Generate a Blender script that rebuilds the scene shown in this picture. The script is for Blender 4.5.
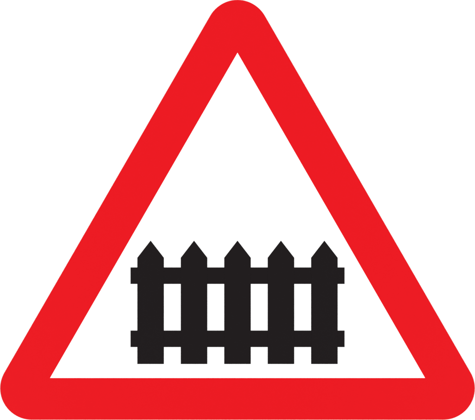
import bpy, bmesh, math
from mathutils import Vector

scene = bpy.context.scene
for o in list(bpy.data.objects):
    bpy.data.objects.remove(o, do_unlink=True)
COL = scene.collection

# ------------------------------------------------------------------ scale
# The sign is a 750 mm warning triangle; U is metres per drawing unit
# (the drawing is 475 x 420 units, origin at its centre, z up, sign faces -Y).
U = 0.75 / 474.6
HALF_W, HALF_H = 237.5, 210.0
ZC = 1.5                                    # height of the drawing centre on the wall
def P(u, v):
    return ((u - HALF_W) * U, ZC + (HALF_H - v) * U)

# ------------------------------------------------------------------ camera
D = 3.0
cd = bpy.data.cameras.new('camera')
cam = bpy.data.objects.new('camera', cd)
COL.objects.link(cam)
cam.location = (0, -D, ZC)
cam.rotation_euler = (math.radians(90), 0, 0)
cd.sensor_fit = 'HORIZONTAL'
cd.sensor_width = 36
FRONT = 0.0024                              # depth of the sign's face off the wall
cd.lens = 36 * (D - FRONT) / (475 * U)
cd.clip_start, cd.clip_end = 0.05, 100
scene.camera = cam
scene.render.resolution_x, scene.render.resolution_y = 1024, 905

# ------------------------------------------------------------------ light
world = bpy.data.worlds.new('World')
scene.world = world
world.use_nodes = True
bg = world.node_tree.nodes['Background']
bg.inputs['Color'].default_value = (1, 1, 1, 1)
bg.inputs['Strength'].default_value = 0.12

def softbox(x, z, power):
    ld = bpy.data.lights.new('softbox', 'AREA')
    ld.shape = 'SQUARE'; ld.size = 1.2; ld.energy = power
    o = bpy.data.objects.new('softbox', ld); COL.objects.link(o)
    o.location = (x, -3.6, ZC + z)
    o.rotation_euler = (Vector((0, 0, ZC)) - o.location).to_track_quat('-Z', 'Y').to_euler()
for sx in (-1, 1):
    for sz in (-1, 1):
        softbox(sx * 1.95, sz * 1.55, 83)

vs = scene.view_settings
vs.view_transform = 'Standard'; vs.look = 'None'
vs.exposure = 0.0; vs.gamma = 1.0; vs.use_curve_mapping = False

# ------------------------------------------------------------------ materials
def material(name, col, rough, spec, var=0.003, scale=60.0, metal=0.0):
    m = bpy.data.materials.new(name); m.use_nodes = True
    nt = m.node_tree; b = nt.nodes['Principled BSDF']
    tc = nt.nodes.new('ShaderNodeTexCoord')
    nz = nt.nodes.new('ShaderNodeTexNoise')
    nz.inputs['Scale'].default_value = scale; nz.inputs['Detail'].default_value = 4
    rp = nt.nodes.new('ShaderNodeValToRGB')
    rp.color_ramp.elements[0].position, rp.color_ramp.elements[1].position = 0.3, 0.7
    rp.color_ramp.elements[0].color = (*[c * (1 - var) for c in col], 1)
    rp.color_ramp.elements[1].color = (*[c * (1 + var) for c in col], 1)
    nt.links.new(tc.outputs['Object'], nz.inputs['Vector'])
    nt.links.new(nz.outputs['Fac'], rp.inputs['Fac'])
    nt.links.new(rp.outputs['Color'], b.inputs['Base Color'])
    b.inputs['Roughness'].default_value = rough
    b.inputs['Specular IOR Level'].default_value = spec
    b.inputs['Metallic'].default_value = metal
    return m
M_RED   = material('red_sheeting',   (0.554, 0.0044, 0.0084), 0.42, 0.045)
M_WHITE = material('white_sheeting', (0.86, 0.86, 0.86),      0.45, 0.10)
M_BLACK = material('black_film',     (0.0078, 0.0058, 0.0063), 0.42, 0.045)
M_ALU   = material('aluminium',      (0.72, 0.73, 0.74),      0.35, 0.5, 0.03, 200, 1.0)
M_WALL  = material('white_wall',     (0.86, 0.86, 0.86),      0.9, 0.05)

# ------------------------------------------------------------------ mesh helpers
def offset_outline(inset=0.0, seg=24):
    """Rounded triangle of the sign's rim, counter-clockwise seen from the front."""
    R = 31.4 - inset
    pts = []
    for (cx, cy, a0) in ((237.5, 31.4, 30), (31.6, 388.2, 150), (443.4, 388.2, 270)):
        for i in range(seg + 1):
            a = math.radians(a0 + 120 * i / seg)
            pts.append((cx + R * math.cos(a), cy - R * math.sin(a)))
    return pts

def prism(name, pts, y_back, y_front, mat, parent, hole=None):
    """Extrude a drawing outline (with an optional triangular hole) from the wall side to the front."""
    bm = bmesh.new()
    def loop(ps, y):
        return [bm.verts.new((P(u, v)[0], -y, P(u, v)[1] - ZC)) for u, v in ps]
    f, b = loop(pts, y_front), loop(pts, y_back)
    n = len(pts)
    for i in range(n):
        j = (i + 1) % n
        bm.faces.new((f[i], b[i], b[j], f[j]))
    if hole is None:
        bm.faces.new(f); bm.faces.new(list(reversed(b)))
    else:
        hf, hb = loop(hole, y_front), loop(hole, y_back)
        k = len(hole)
        for i in range(k):
            j = (i + 1) % k
            bm.faces.new((hf[j], hb[j], hb[i], hf[i]))
        # three corner fans and three bands join the rim to the hole
        s = n // k
        for c in range(k):
            for i in range(s - 1):
                a, d = c * s + i, c * s + i + 1
                bm.faces.new((f[a], f[d], hf[c])); bm.faces.new((b[d], b[a], hb[c]))
            a, d, e = c * s + s - 1, ((c + 1) * s) % n, (c + 1) % k
            bm.faces.new((f[a], f[d], hf[e], hf[c])); bm.faces.new((hb[c], hb[e], b[d], b[a]))
    bmesh.ops.recalc_face_normals(bm, faces=bm.faces)
    me = bpy.data.meshes.new(name); bm.to_mesh(me); bm.free()
    me.materials.append(mat)
    o = bpy.data.objects.new(name, me); COL.objects.link(o)
    o.parent = parent
    return o

# ------------------------------------------------------------------ setting
bm = bmesh.new()
bmesh.ops.create_cube(bm, size=1)
bmesh.ops.scale(bm, vec=(5.0, 0.1, 3.0), verts=bm.verts)
bmesh.ops.translate(bm, vec=(0, 0.05, ZC), verts=bm.verts)
me = bpy.data.meshes.new('wall'); bm.to_mesh(me); bm.free(); me.materials.append(M_WALL)
wall = bpy.data.objects.new('wall', me); COL.objects.link(wall)
wall['kind'] = 'structure'
wall['label'] = 'plain bright white background behind the sign'

# ------------------------------------------------------------------ the sign
sign = bpy.data.objects.new('road_sign', None); COL.objects.link(sign)
sign.location = (0, 0, ZC); sign.empty_display_size = 0.1
sign['label'] = 'triangular warning sign with rounded red border and black picket fence on white'
sign['category'] = 'road sign'

T_PANEL, T_WHITE, T_RED = 0.0015, 0.0018, 0.0021
prism('panel', offset_outline(0.25), 0.0, T_PANEL, M_ALU, sign)
w = prism('white_face', offset_outline(0.15), T_PANEL, T_WHITE, M_WHITE, sign)
w['label'] = 'plain white triangular field inside the red border'
INNER = [(237.5, 52.7), (49.9, 378.0), (425.2, 378.0)]
r = prism('border', offset_outline(), T_WHITE, T_RED, M_RED, sign, hole=INNER)
r['label'] = 'wide red border band with rounded outer corners'

fence = bpy.data.objects.new('fence_symbol', None); COL.objects.link(fence)
fence.parent = sign; fence.empty_display_size = 0.05
fence['label'] = 'black level crossing gate symbol of five pointed pickets and two rails'
# two rails, then five pickets standing a little proud of them
RX0, RX1 = 130.5, 344.6
first = None
for v0 in (267.4, 330.5):
    if first is None:
        first = prism('rail', [(RX0, v0), (RX0, v0 + 16.5), (RX1, v0 + 16.5), (RX1, v0)],
                      T_WHITE, T_WHITE + 0.0003, M_BLACK, fence)
    else:
        c = first.copy(); COL.objects.link(c)
        c.location.z -= (v0 - 267.4) * U
HW = 13.25
CX = 237.5
proto = prism('picket', [(CX, 240.6), (CX - HW, 257.7), (CX - HW, 363.9), (CX + HW, 363.9), (CX + HW, 257.7)],
              T_WHITE, T_WHITE + 0.0006, M_BLACK, fence)
for k in (-2, -1, 0, 1, 2):
    o = proto
    if k != -2:
        o = proto.copy(); COL.objects.link(o)
    o.location.x = k * 43.45 * U
